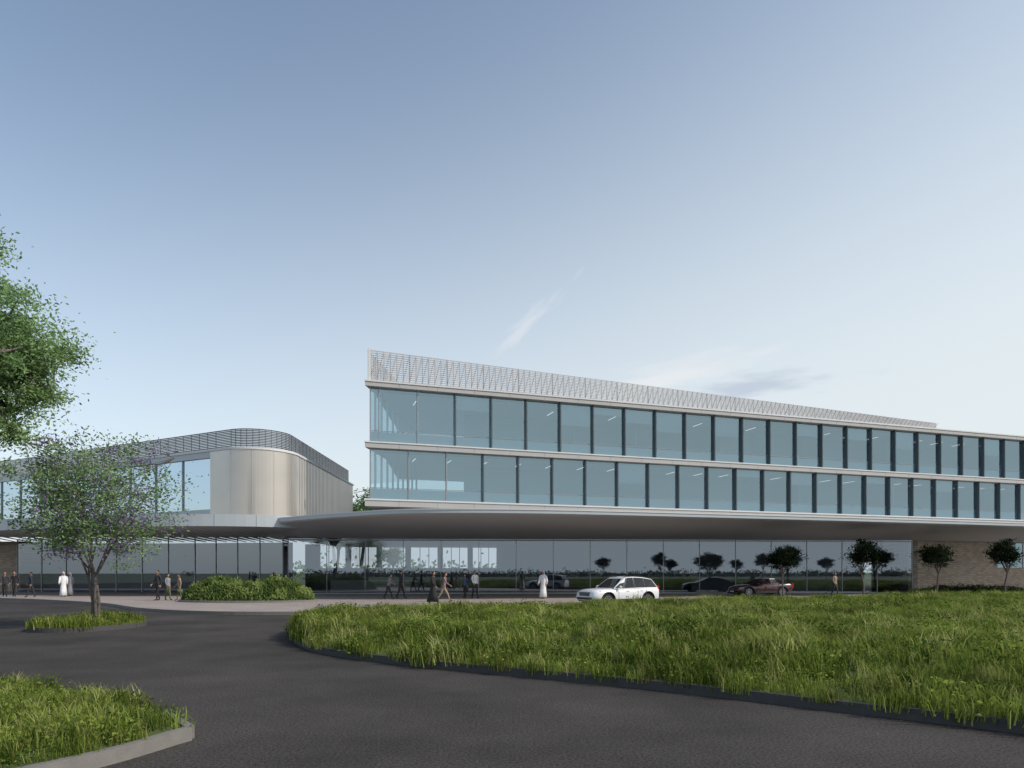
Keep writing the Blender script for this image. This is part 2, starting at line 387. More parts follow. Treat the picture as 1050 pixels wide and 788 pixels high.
# roof screen
mb=MB([]); S1=57.5; ZB=16.76
def sh(s): 
    f=s/S1; return 2.2*(1-f)+.45*f
nr=13
for k in range(nr+1):
    f=k/nr; h=.04; t0,t1=.45,.50
    z0=ZB+f*sh(0); z1=ZB+f*sh(S1)
    mb.hexa([(*F(.2,t0),z0-h),(*F(S1,t0),z1-h*.4),(*F(S1,t1),z1-h*.4),(*F(.2,t1),z0-h)],[(*F(.2,t0),z0+h),(*F(S1,t0),z1+h*.4),(*F(S1,t1),z1+h*.4),(*F(.2,t1),z0+h)],'screen')
s=.2
while s<S1:
    big=abs((s-.2)/3-round((s-.2)/3))<.05
    w=.045 if big else .02
    mb.prism([F(s-w,.51),F(s+w,.51),F(s+w,.56),F(s-w,.56)],16.57 if big else ZB,ZB+.03+sh(s),'screen')
    z=ZB; H=sh(s)
    mb.hexa([(*F(s-.02,.40),z),(*F(s+.02,.40),z),(*F(s+.02,.43),z),(*F(s-.02,.43),z)],[(*F(s+.48,.40),z+H),(*F(s+.52,.40),z+H),(*F(s+.52,.43),z+H),(*F(s+.48,.43),z+H)],'screen')
    s+=.5
mb.prism([F(-.02,.3),F(.18,.3),F(.18,.6),F(-.02,.6)],16.57,19.05,'white')
for k in range(8):
    c=O+u*.1+n_*.8+E*(k*1.6)
    mb.prism([(c.x-.04,c.y-.04),(c.x+.04,c.y-.04),(c.x+.04,c.y+.04),(c.x-.04,c.y+.04)],16.57,18.95,'screen')
for k in range(nr+1):
    z=ZB+k/nr*2.2; c=O+u*.1+n_*.8; d=c+E*11.2
    mb.prism([(c.x-.02,c.y),(c.x+.02,c.y),(d.x+.02,d.y),(d.x-.02,d.y)],z-.03,z+.03,'screen')
mb.obj('roof_screen',bld)
# recess below the bar + podium roof
G0=Vector((-17.7,54)); G1=Vector((33.4,57)); gd=(G1-G0).normalized(); gn=Vector((-gd.y,gd.x))
mb=MB([])
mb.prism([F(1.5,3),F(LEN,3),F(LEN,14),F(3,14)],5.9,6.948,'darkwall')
mb.prism([(-18.5,54.6),(34,57.4),(45,62),(100,78),(100,90),(-18.5,74)],4.62,5.78,'conc')
mb.obj('podium_roof',bld)
# lobby glazing
mb=MB([]); mf=MB([])
Lg=(G1-G0).length; nb=17
for i in range(nb):
    a=G0+gd*(Lg*i/nb); b=G0+gd*(Lg*(i+1)/nb); j=R.uniform(-.004,.004)
    mb.face([(a.x,a.y+j,.15),(b.x,b.y-j,.15),(b.x,b.y-j,4.6),(a.x,a.y+j,4.6)],'glass_low')
for i in range(nb+1):
    a=G0+gd*(Lg*i/nb); w=gd*.02; q=gn*.05
    mf.prism([tuple(a-w-q),tuple(a+w-q),tuple(a+w+q),tuple(a-w+q)],.15,4.6,'frame')
w=gn*.06
for z in (.16,4.42):
    mf.prism([tuple(G0-w),tuple(G1-w),tuple(G1+w),tuple(G0+w)],z,z+.1,'frame')
mb.obj('lobby_glazing',bld); mf.obj('lobby_mullions',bld)
# lobby interior
mb=MB([])
mb.prism([(-18.5,54.5),(34,57.6),(45,66),(-18.5,66)],.143,.155,'floor')
yb=66
mb.prism([(-20,yb),(34,yb),(34,yb+.3),(-20,yb+.3)],.156,2.3,'lobbywall')
x0=-18.6; k=0
mb.prism([(-20,yb),(x0,yb),(x0,yb+.3),(-20,yb+.3)],2.301,4.6,'lobbywall')
while k<6:
    wd=[2.5,2.5,2.3,2.6,2.4,2.3][k]
    mb.prism([(x0+wd,yb-.03),(x0+wd+.5,yb-.03),(x0+wd+.5,yb+.3),(x0+wd,yb+.3)],2.301,4.6,'white' if k%2 else 'lobbywall')
    for q in (.33,.66): mb.prism([(x0+wd*q,yb+.1),(x0+wd*q+.06,yb+.1),(x0+wd*q+.06,yb+.2),(x0+wd*q,yb+.2)],2.301,4.6,'white')
    x0+=wd+.5; k+=1
mb.prism([(x0,yb+.003),(34,yb+.003),(34,yb+.3),(x0,yb+.3)],2.301,4.6,'lobbywall')
mb.prism([(-16,60.2),(-9,60.4),(-9,61.0),(-16,60.8)],.156,1.2,'white')
mb.prism([(16,61),(30,62),(30,62.3),(16,61.3)],.156,4.2,'lobbywall')
mb.obj('lobby_interior',bld)
# canopy
fr=smooth_path([W(222,55),W(290,49),W(350,45),W(430,42.2),W(560,42.6),W(750,46),W(935,50.5),W(1100,56),(75,66)],90)
bk=smooth_path([(-18.6,55.2),(-17.6,55.2),(-16,55.1),(-10,54.6),(0,55.2),(14,56),(33,57.2),(50,62),(80,70)],90)
mb=MB([])
for i in range(90):
    a,b,c,d=fr[i],fr[i+1],bk[i+1],bk[i]
    mb.face([(a.x,a.y,5.56),(b.x,b.y,5.56),(b.x,b.y,5.8),(a.x,a.y,5.8)],'fascia')
    a2,b2=a.lerp(d,.03),b.lerp(c,.03)
    mb.face([(a.x,a.y,5.56),(b.x,b.y,5.56),(b2.x,b2.y,5.46),(a2.x,a2.y,5.46)],'soffit')
    mb.face([(a2.x,a2.y,5.46),(b2.x,b2.y,5.46),(c.x,c.y,4.55),(d.x,d.y,4.55)],'soffit')
    mb.face([(a.x,a.y,5.8),(b.x,b.y,5.8),(c.x,c.y,5.8),(d.x,d.y,5.8)],'roof')
    a3,b3=a+Vector((0,-.04)),b+Vector((0,-.04))
    mb.hexa([(a3.x,a3.y,5.76),(b3.x,b3.y,5.76),(b.x,b.y+.05,5.76),(a.x,a.y+.05,5.76)],[(a3.x,a3.y,5.84),(b3.x,b3.y,5.84),(b.x,b.y+.05,5.84),(a.x,a.y+.05,5.84)],'white')
mb.obj('entrance_canopy',bld)
# brick wing
bw=empty('brick_wing'); mb=MB([])
c0=Vector(W(932,57.3)); c1=c0+Vector((.951,.309))*40
arc=[c0+Vector((-.0,6)),c0+Vector((-.35,2)),c0+Vector((-.25,.9)),c0+Vector((.1,.3)),c0+Vector((.8,.1)),c0+Vector((.951,.309))*1.6]
wx=c0+Vector((.951,.309))*10.2
poly=[tuple(p) for p in arc]+[tuple(wx),tuple(wx+Vector((-.309,.951))*6)]
mb.prism(poly,.14,5.3,'brick')
w2=wx+Vector((.951,.309))*5
mb.prism([tuple(wx),tuple(w2),tuple(w2+n_*6),tuple(wx+n_*6)],.14,2.3,'brick')
mb.prism([tuple(w2),tuple(c1),tuple(c1+n_*6),tuple(w2+n_*6)],.14,5.3,'brick')
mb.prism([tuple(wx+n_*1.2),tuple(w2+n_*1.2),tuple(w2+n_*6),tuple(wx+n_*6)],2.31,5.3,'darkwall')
mb.obj('brick_walls',bw)
mb=MB([]); p,q=wx+n_*.15,w2+n_*.15
mb.face([(p.x,p.y,2.31),(q.x,q.y,2.31),(q.x,q.y,5.3),(p.x,p.y,5.3)],'glass_up')
for f in (0,.33,.66,1):
    c=p.lerp(q,f); mb.prism([(c.x-.04,c.y-.06),(c.x+.04,c.y-.06),(c.x+.04,c.y+.06),(c.x-.04,c.y+.06)],2.3,5.3,'white')
mb.obj('brick_wing_window',bw)

# ------------------------------------------------------------ left pavilion
pv=empty('pavilion_building')
ld=Vector((-.885,.467)); cor=Vector((-16.3,47)); T=5.0; Rr=T/math.tan(math.radians(59))
pL=cor+ld*T; pR=cor+Vector((0,T))
cen=pR+Vector((-Rr,0))
a0=math.atan2(pL.y-cen.y,pL.x-cen.x); a1=0
if a0>0: a0-=2*math.pi
arcp=[cen+Vector((math.cos(a0+(a1-a0)*i/24),math.sin(a0+(a1-a0)*i/24)))*Rr for i in range(25)]
left0=cor+ld*52; cl=cor+ld*6.6
def pth(off):
    P=[left0,cl]+arcp+[Vector((-16.3,70))]
    return offset_path(P,off)
mb=MB([])
Z0,Z1=6.02,10.75
P=[cl]+arcp
for i in range(len(P)-1):
    a,b=P[i],P[i+1]
    mb.face([(a.x,a.y,Z0),(b.x,b.y,Z0),(b.x,b.y,Z1),(a.x,a.y,Z1)],'clad')
mb.obj('curved_cladding',pv,smooth=True)
mb=MB([])
for i in range(3,len(P)-1,6):
    a=P[i]; mb.tube([(a.x,a.y,Z0),(a.x,a.y,Z1)],[.012,.012],'frame',5)
y=52.0
while y<70:
    mb.prism([(-16.5,y),(-16.3,y+.03),(-16.3,y+.27),(-16.5,y+.3)],Z0,Z1,'clad')
    mb.prism([(-16.55,y+.30),(-16.42,y+.30),(-16.42,y+.42),(-16.55,y+.42)],Z0,Z1,'frame')
    y+=.42
mb.obj('cladding_ribs',pv)
mb=MB([])
P=pth(0); 
Pi=pth(.6)
for i in range(len(P)-1):
    o=offset_path(P,-.07); c,d=o[i+1],o[i]
    e,f=Pi[i+1],Pi[i]
    mb.hexa([(p.x,p.y,Z1+.002) for p in (d,c,e,f)],[(p.x,p.y,Z1+.16) for p in (d,c,e,f)],'white')
roof=[tuple(p) for p in Pi]+[(-60,85)]
mb.prism(roof,Z1-.1,Z1+.05,'roof')
mb.obj('pavilion_roof',pv)
mb=MB([]); gl=MB([])
tot=(left0-cl).length; st=3.2; nseg=int(tot/st)
nin=Vector((.467,.885))
for i in range(nseg):
    a=cl+ld*(i*st); b=cl+ld*((i+1)*st)
    ai,bi=a+nin*.15,b+nin*.15
    gl.face([(ai.x,ai.y,Z0+.5),(bi.x,bi.y,Z0+.5),(bi.x,bi.y,Z1-.45),(ai.x,ai.y,Z1-.45)],'glass_left')
    mb.prism([tuple(a-ld*.03+nin*.05),tuple(a+ld*.03+nin*.05),tuple(a+ld*.03+nin*.25),tuple(a-ld*.03+nin*.25)],Z0+.5,Z1-.45,'frame')
a,b=cl,left0
mb.prism([tuple(a),tuple(b),tuple(b+nin*.4),tuple(a+nin*.4)],Z1-.45,Z1,'fascia')
mb.prism([tuple(a),tuple(b),tuple(b+nin*.4),tuple(a+nin*.4)],Z0,Z0+.5,'fascia')
a,b=cl+nin*1.2,left0+nin*1.2
mb.prism([tuple(a),tuple(b),tuple(b+nin*.3),tuple(a+nin*.3)],Z0,Z1-.1,'core')
mb.obj('pavilion_frames',pv); gl.obj('pavilion_glazing',pv)
mb=MB([]); SP=pth(.5)
full=[SP[0]]
for p in SP[1:]:
    d=(p-full[-1]).length; m=max(1,int(d/.9)); s0=full[-1].copy()
    for q in range(1,m+1): full.append(s0.lerp(p,q/m))
so=offset_path(full,-.05)
for k in range(12):
    z=Z1+.20+k*.118
    for i in range(len(full)-1):
        a,b,c,d=so[i],so[i+1],full[i+1],full[i]
        mb.hexa([(p.x,p.y,z) for p in (a,b,c,d)],[(p.x,p.y,z+.075) for p in (a,b,c,d)],'screen_dark')
for i in range(0,len(full)):
    if i and (full[i]-last).length<.4: continue
    last=full[i]; p=full[i]
    mb.tube([(p.x,p.y,Z1+.1),(p.x,p.y,Z1+1.58)],[.022,.022],'screen_dark',5)
mb.obj('pavilion_roof_screen',pv)
fr2=smooth_path([(-75,72),(-52,60),W(0,53),W(100,49.5),W(200,48),W(290,49.5),W(348,54),W(352,60)],60)
mb=MB([])
for i in range(60):
    a,b=fr2[i],fr2[i+1]
    mb.face([(a.x,a.y,5.15),(b.x,b.y,5.15),(b.x,b.y,6.0),(a.x,a.y,6.0)],'fascia')
    mb.face([(a.x,a.y,6.0),(b.x,b.y,6.0),(b.x,80,6.0),(a.x,80,6.0)],'roof')
    mb.face([(a.x,a.y,5.15),(b.x,b.y,5.15),(b.x,60,4.6),(a.x,62,4.6)],'soffit')
    if i%4==0: mb.prism([(a.x-.01,a.y-.006),(a.x+.01,a.y-.006),(a.x+.01,a.y+.01),(a.x-.01,a.y+.01)],5.16,5.99,'darkwall')
mb.obj('pavilion_terrace_canopy',pv)
mb=MB([]); mg=MB([])
gp=[Vector(W(18,62)),Vector(W(200,58.5)),Vector(W(290,55)),G0.copy()]
for a,b in zip(gp,gp[1:]):
    m=max(1,round((b-a).length/2.6))
    for i in range(m):
        c,d=a.lerp(b,i/m),a.lerp(b,(i+1)/m)
        mg.face([(c.x,c.y,.15),(d.x,d.y,.15),(d.x,d.y,4.9),(c.x,c.y,4.9)],'glass_low')
        mb.prism([(c.x-.025,c.y-.06),(c.x+.025,c.y-.06),(c.x+.025,c.y+.06),(c.x-.025,c.y+.06)],.15,4.9,'frame')
mb.prism([(-46,66),(-20,62),(-20,62.3),(-46,66.3)],.157,4.6,'lobbywall')
mb.prism([(-90,66),(-44.8,62.2),(-44.8,68),(-90,76)],.14,4.7,'brick')
mb.prism([(-46,62.4),(-20,58.8),(-18.5,66),(-46,69)],.145,.156,'floor')
mb.obj('pavilion_ground_floor',pv); mg.obj('pavilion_ground_glazing',pv)

# ------------------------------------------------------------ trees
def tree_mesh(name,seed,H,th,rx,rz,cz,nclump,per,leaf,mats,r0,limbs=6,spread=.5,stems=1,wood='bark'):
    r=random.Random(seed); mb=MB([])
    cl=[]
    roots=[]
    for s in range(stems):
        a=r.uniform(0,6.28); rr=0 if stems==1 else .10
        top=Vector((r.uniform(-.15,.15)*th+ (math.cos(a)*th*.25 if stems>1 else 0),r.uniform(-.15,.15)*th+(math.sin(a)*th*.25 if stems>1 else 0),th))
        base=Vector((math.cos(a)*rr,math.sin(a)*rr,-.1))
        mid=base.lerp(top,.5)+Vector((r.uniform(-.05,.05),r.uniform(-.05,.05),0))*th
        mb.tube([base,base.lerp(mid,.2),mid,top],[r0*1.35,r0,r0*.85,r0*.7],wood,8); roots.append(top)
    for i in range(limbs):
        a=6.28*i/limbs+r.uniform(-.4,.4); rad=rx*r.uniform(.45,.8); z=cz+rz*r.uniform(-.5,.75)
        if i==0: rad*=.2; z=cz+rz*.7
        root=roots[i%len(roots)]; end=Vector((math.cos(a)*rad,math.sin(a)*rad,z))
        m1=root.lerp(end,.35)+Vector((0,0,.12*rz)); m2=root.lerp(end,.7)+Vector((r.uniform(-.1,.1),r.uniform(-.1,.1),.05))*rx
        mb.tube([root,m1,m2,end],[r0*.55,r0*.4,r0*.25,r0*.08],wood,6)
        pts=[m1,m2,end]
        for q in range(max(3,nclump//limbs)):
            b=r.choice(pts[1:] if r.random()<.75 else pts)
            th_=r.uniform(0,6.28); ph=math.acos(r.uniform(-.9,1)); rr=r.uniform(.45,1.0)
            e=Vector((math.cos(th_)*math.sin(ph)*rx*rr,math.sin(th_)*math.sin(ph)*rx*rr,cz+math.cos(ph)*rz*rr))
            e=e.lerp(b,r.uniform(.05,.35))
            bm=b.lerp(e,.5)+Vector((0,0,.06*rz))
            mb.tube([b,bm,e],[r0*.16,r0*.09,r0*.03],wood,4,cap=False)
            cl.append(e); 
            if r.random()<.5: cl.append(bm)
    for e in cl:
        k=r.choice(mats); cs=spread*r.uniform(.5,1.3)
        for q in range(int(per*r.uniform(.5,1.4))):
            c=e+Vector((r.gauss(0,cs),r.gauss(0,cs),r.gauss(0,cs*.55)))
            s=leaf*r.uniform(.6,1.3)
            uu=Vector((r.gauss(0,1),r.gauss(0,1),r.gauss(0,.7))).normalized(); vv=uu.cross(Vector((r.gauss(0,1),r.gauss(0,1),r.gauss(0,1)))).normalized()
            mb.face([c-uu*s,c-vv*s*.45,c+uu*s,c+vv*s*.45],k if r.random()<.8 else r.choice(mats))
    return mb.mesh(name)
def place(name,me,x,y,z=0,rz=0,s=1):
    o=bpy.data.objects.new(name,me); scene.collection.objects.link(o); o.location=(x,y,z); o.rotation_euler[2]=rz; o.scale=(s,s,s); return o
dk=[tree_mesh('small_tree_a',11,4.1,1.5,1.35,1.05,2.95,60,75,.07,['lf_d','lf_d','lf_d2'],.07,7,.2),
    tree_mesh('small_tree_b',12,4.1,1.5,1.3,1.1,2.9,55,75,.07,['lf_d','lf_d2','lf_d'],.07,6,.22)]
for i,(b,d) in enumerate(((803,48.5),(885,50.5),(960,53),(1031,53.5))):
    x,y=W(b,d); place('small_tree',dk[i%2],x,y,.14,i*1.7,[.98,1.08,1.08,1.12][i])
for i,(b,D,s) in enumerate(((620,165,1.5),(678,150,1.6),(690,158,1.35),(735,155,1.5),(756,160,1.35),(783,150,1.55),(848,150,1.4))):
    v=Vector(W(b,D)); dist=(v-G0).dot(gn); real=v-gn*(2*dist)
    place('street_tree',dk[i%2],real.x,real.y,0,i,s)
fm=tree_mesh('flowering_tree',5,6.6,1.5,3.0,2.75,3.75,160,85,.058,['lf_a','lf_b','lf_a','lf_p','lf_b'],.06,9,.36,stems=3)
x,y=W(98,23.6); place('flowering_tree',fm,x,y,.18,s=1.04)
fm=tree_mesh('large_tree',9,13,5,4.9,4.5,9.0,300,330,.072,['lf_a','lf_a','lf_b'],.28,11,.42)
x,y=W(-84,21.5); place('large_tree',fm,x,y,0)
fm=tree_mesh('garden_tree',21,9,4,3.2,3,6.5,60,60,.14,['lf_a','lf_b','lf_a'],.18,7,.55)
for (b,d,s) in ((370,78,1.3),(345,84,1.1),(402,82,.6)): 
    x,y=W(b,d); place('garden_tree',fm,x,y,0,b,s)
mb=MB([]); r=random.Random(3)
def mass(mb,x,y,w,h,n,k,s):
    for i in range(n):
        c=Vector((x+r.gauss(0,w*.4),y+r.gauss(0,w*.4),abs(r.gauss(h*.4,h*.28)))); uu=Vector((r.gauss(0,1),r.gauss(0,1),r.gauss(0,1))).normalized(); vv=uu.orthogonal().normalized()
        mb.face([c-uu*s,c-vv*s*.6,c+uu*s,c+vv*s*.6],k)
for i in range(190):
    x=-280+i*3.1; mass(mb,x,-170+r.uniform(-8,8),6,r.uniform(1.6,3.4),70,'lf_h',.5)
for i in range(80):
    x=-160+i*4; mass(mb,x,190+r.uniform(-8,8),6,r.uniform(4,8),50,'lf_b',.7)
mb.obj('distant_trees')
def hedge(name,cx,cy,rx,ry,h,n,s,ks):
    mb=MB([]); r=random.Random(len(name)+int(cx*10))
    for i in range(n):
        a=r.uniform(0,6.28); q=math.sqrt(r.random()); x,y=q*math.cos(a),q*math.sin(a)
        top=h*(1-q**4)**.5*(.74+.32*noise.noise(Vector((x*rx*.9,y*ry*.9,cx)))+.2*noise.noise(Vector((x*rx*4,y*ry*4,1))))
        z=top*(1-abs(r.gauss(0,.22))); 
        if r.random()<.06: z+=r.uniform(0,.25)
        c=Vector((cx+x*rx,cy+y*ry,.14+max(.02,z)))
        uu=Vector((r.gauss(0,1),r.gauss(0,1),abs(r.gauss(0,1))+.5)).normalized(); vv=uu.orthogonal().normalized(); ss=s*r.uniform(.5,1.4)
        mb.face([c-uu*ss,c-vv*ss*.35,c+uu*ss,c+vv*ss*.35],ks[0] if noise.noise(Vector((c.x*1.5,c.y*1.5,c.z*2)))+r.uniform(-.25,.25)>0 else ks[1])
    rs=[]
    for q,zz in ((.95,.14),(.9,.14+h*.3),(.6,.14+h*.5),(.2,.14+h*.6)):
        rs.append([(cx+rx*q*math.cos(t),cy+ry*q*math.sin(t),zz) for t in [6.283*j/16 for j in range(16)]])
    mb.rings(rs,ks[1])
    return mb.obj(name)
x,y=W(255,41); hedge('shrub_bed',x,y,3.95,1.7,1.7,18000,.085,['hd1','hd2'])
ring=[Vector((x+4.15*math.cos(t),y+1.9*math.sin(t))) for t in [-6.283*j/48 for j in range(49)]]
kerb(ring,'shrub_bed_kerb','kerb_light',h=.26)
x,y=W(985,54.5); hedge('shrub_bed',x+1,y,5.5,1.0,.9,6000,.08,['hd2','lf_d2'])

# ------------------------------------------------------------ cars
M['paint_white']=mat('car_paint_white',(.74,.74,.74),.25,var=.02,coat=.8)
M['paint_red']=mat('car_paint_dark_red',(.045,.010,.012),.25,var=.05,coat=.8)
M['cglass']=mat('car_glass',(.012,.014,.017),.05,var=.1,spec=.5)
M['black']=mat('black_plastic',(.02,.02,.021),.6)
M['rubber']=mat('tyre_rubber',(.018,.018,.018),.9)
M['rim']=mat('alloy_rim',(.35,.35,.36),.35,metal=.8)
M['headl']=mat('headlamp',(.16,.18,.2),.08,spec=.8)
M['taill']=mat('tail_lamp',(.35,.01,.01),.2)
M['plate']=mat('number_plate',(.7,.7,.68),.5)
def car(name,loc,yaw,paint,st,gh,wr=.36,wb=(-1.42,1.42),rail=True):
    e=empty(name,loc,yaw)
    mats=[paint,'black']
    mb=MB(list(mats)); rs=[]
    for (x,zb,zs,zt,w) in st:
        half=[(0,zb),(w*.8,zb),(w*.96,zb+.10),(w,zb+.28*(zs-zb)+.05),(w*.995,zs-.30*(zs-zb)),(w*.965,zs-.06),(w*.90,zs),(w*.55,(zs+zt)/2+.015),(0,zt)]
        ring=[(x,-a,b) for a,b in half]+[(x,a,b) for a,b in reversed(half[1:-1])]
        rs.append(ring)
    mb.rings(rs,paint)
    body=mb.obj('body',e,smooth=True)
    cut=MB(list(mats))
    for wx_ in wb:
        for sy in (-1,1):
            ys=[sy*.62,sy*1.2]; ys.sort()
            cut.rings([[(wx_+(wr+.075)*math.cos(t),yy,wr+(wr+.075)*math.sin(t)) for t in [-6.283*j/28 for j in range(28)]] for yy in ys],'black')
    co=cut.obj('cut')
    co.parent=e
    bpy.context.view_layer.update()
    md=body.modifiers.new('b','BOOLEAN'); md.object=co; md.operation='DIFFERENCE'; md.solver='EXACT'
    dg=bpy.context.evaluated_depsgraph_get(); dg.update()
    nm=bpy.data.meshes.new_from_object(body.evaluated_get(dg)); body.modifiers.clear(); body.data=nm
    bpy.data.objects.remove(co)
    ed=body.modifiers.new('s','EDGE_SPLIT'); ed.split_angle=math.radians(38)
    mb=MB([]); 
    def P(i,top,sy):
        xb,xt,zb_,zt_,wb_,wt_=gh[i]
        return Vector((xt,sy*wt_,zt_)) if top else Vector((xb,sy*wb_,zb_))
    n=len(gh)
    def pane(q,k,ins,off):
        nrm=(q[1]-q[0]).cross(q[3]-q[0]).normalized()
        o=[]
        for j in range(4):
            p,a,b=q[j],q[(j+1)%4],q[j-1]
            o.append(p+(a-p).normalized()*ins+(b-p).normalized()*ins+nrm*off)
        mb.face(o,k)
    for i in range(n-1):
        for sy in (-1,1):
            q=[P(i,0,sy),P(i+1,0,sy),P(i+1,1,sy),P(i,1,sy)]
            if sy==1: q=[q[1],q[0],q[3],q[2]]
            mb.face(q,paint); pane(q,'cglass',.045,.006)
            if 0<i: 
                a_,b_=P(i,0,sy),P(i,1,sy); mb.tube([a_.lerp(b_,.06),a_.lerp(b_,.92)],[.03,.026],'black',5)
        a,b,c,d=P(i,1,-1),P(i+1,1,-1),P(i+1,1,1),P(i,1,1)
        ac,bc=(a+d)/2+Vector((0,0,.04)),(b+c)/2+Vector((0,0,.04))
        mb.face([a,b,bc,ac],paint); mb.face([ac,bc,c,d],paint)
    for i,fl in ((0,1),(n-1,0)):
        q=[P(i,0,1),P(i,0,-1),P(i,1,-1),P(i,1,1)]
        if not fl: q=[q[1],q[0],q[3],q[2]]
        mb.face(q,paint); pane(q,'cglass',.05,.006)
        mc=(q[2]+q[3])/2+Vector((0,0,.04)); mb.face([q[2],mc,q[3]],paint)
    if rail:
        for sy in (-1,1):
            mb.tube([P(0,1,sy)+Vector((.1,-sy*.02,.02)),P(1,1,sy)+Vector((0,-sy*.02,.05)),P(n-2,1,sy)+Vector((0,-sy*.02,.05)),P(n-2,1,sy)+Vector((.15,-sy*.02,.01))],[.015]*4,'black',5)
    mb.obj('cabin',e)
    mb=MB([])
    for wx_ in wb:
        for sy in (-1,1):
            yo=sy*.90
            prof=[(.70,.10),(.98,.11),(1.0,.08),(1.0,-.08),(.98,-.11),(.70,-.10)]
            rs=[[(wx_+wr*a*math.cos(t),yo-sy*.11+b*sy,wr+wr*a*math.sin(t)) for t in [6.283*j/28 for j in range(28)]] for a,b in prof]
            mb.rings(rs,'rubber')
            mb.rings([[(wx_+wr*a*math.cos(t),yo-sy*.11+b*sy,wr+wr*a*math.sin(t)) for t in [6.283*j/28 for j in range(28)]] for a,b in ((.70,.085),(.71,.108),(.64,.108),(.62,.03))],'rim')
            for k in range(10):
                t=6.283*k/10
                M4=Matrix.Translation((wx_,yo-sy*.11+sy*.09,wr))@Matrix.Rotation(t,4,'Y')
                mb.box((wr*.35,0,0),(wr*.62,.03,.035),'rim',M4)
            mb.ellipsoid((wx_,yo-sy*.11+sy*.09,wr),(.05,.03,.05),'rim')
            pts=[(wx_+(wr+.09)*math.cos(t),sy*(st[5][4]-.0),wr+(wr+.09)*math.sin(t)) for t in [math.pi*(-.02+1.04*j/12) for j in range(13)]]
            mb.tube(pts,[.022]*13,'black' if rail else paint,5)
    mb.obj('wheels',e,smooth=False)
    mb=MB([]); fx=st[-1][0]; rxx=st[0][0]; zs=st[-3][2]
    wv=st[5][4]
    for sy in (-1,1):
        mb.box((0,sy*(wv-.005),st[5][1]+.12),(wb[1]-wb[0]-2*wr-.25,.03,.14),'black')
        mb.hexa([(fx-.04,sy*.50,zs-.19),(fx-.14,sy*.80,zs-.17),(fx-.40,sy*.905,zs-.10),(fx-.2,sy*.5,zs-.15)],[(fx-.06,sy*.48,zs-.06),(fx-.18,sy*.79,zs-.05),(fx-.45,sy*.90,zs-.02),(fx-.2,sy*.5,zs-.05)],'headl')
        mb.box((rxx+.05,sy*.76,zs+.08),(.14,.16,.34),'taill')
        mb.ellipsoid((gh[-1][0]-.32,sy*(wv+.10),gh[-1][2]+.08),(.08,.12,.075),paint)
        for dx in (gh[-1][0]-.28,(gh[-1][0]+gh[0][0])/2-.05,gh[0][0]+.95):
            mb.box((dx,sy*(wv*.998),.68),(.012,.012,.62),'black')
        for dx in (.05,-.95): mb.box((dx,sy*(wv+.0),zs-.02),(.2,.03,.03),paint)
    mb.box((fx-.02,0,zs-.20),(.06,.95,.20),'black'); mb.box((fx-.02,0,zs-.44),(.10,1.35,.12),'black')
    mb.box((fx+.015,0,zs-.36),(.02,.5,.11),'plate'); mb.box((rxx-.01,0,zs-.2),(.02,.5,.11),'plate')
    for q in range(4): mb.box((fx+.015,0,zs-.27+q*.045),(.012,.9,.012),'rim')
    mb.obj('trim',e); return e
suv=[(-2.30,.50,.96,.97,.78),(-2.26,.38,1.04,1.06,.88),(-2.1,.31,1.08,1.10,.93),(-1.4,.28,1.06,1.08,.95),(-.4,.28,1.03,1.05,.95),(.6,.28,1.01,1.05,.95),(.95,.28,1.00,1.09,.95),(1.6,.29,.98,1.07,.95),(2.05,.30,.95,1.03,.92),(2.28,.33,.88,.95,.86),(2.38,.42,.74,.80,.76)]
ghs=[(-2.22,-1.88,1.06,1.56,.85,.65),(-1.35,-1.22,1.06,1.66,.88,.69),(-.50,-.46,1.04,1.70,.88,.71),(.35,.02,1.02,1.67,.88,.70),(1.00,.22,1.05,1.61,.85,.66)]
x,y=W(634,37.8); e=car('white_suv_car',(x,y,0.004),math.radians(180+30),'paint_white',suv,ghs,wr=.39); e.scale=(.97,.97,.97)
cou=[(-2.2,.45,.80,.81,.70),(-2.15,.36,.90,.92,.82),(-1.9,.28,.93,.95,.90),(-1.4,.22,.92,.94,.92),(-.4,.2,.86,.88,.92),(.6,.2,.83,.86,.92),(1.0,.2,.82,.87,.92),(1.5,.22,.78,.84,.90),(1.9,.25,.70,.77,.85),(2.1,.28,.62,.68,.76),(2.2,.34,.54,.57,.62)]
ghc=[(-1.95,-1.15,.92,1.22,.76,.56),(-1.1,-.85,.90,1.28,.82,.60),(-.4,-.4,.87,1.30,.83,.62),(.3,-.1,.85,1.28,.83,.60),(1.0,.1,.86,1.24,.78,.56)]
x,y=W(779,50.5); e=car('dark_sports_car',(x,y,.143),math.radians(180+10),'paint_red',cou,ghc,wr=.33,wb=(-1.3,1.35),rail=False)

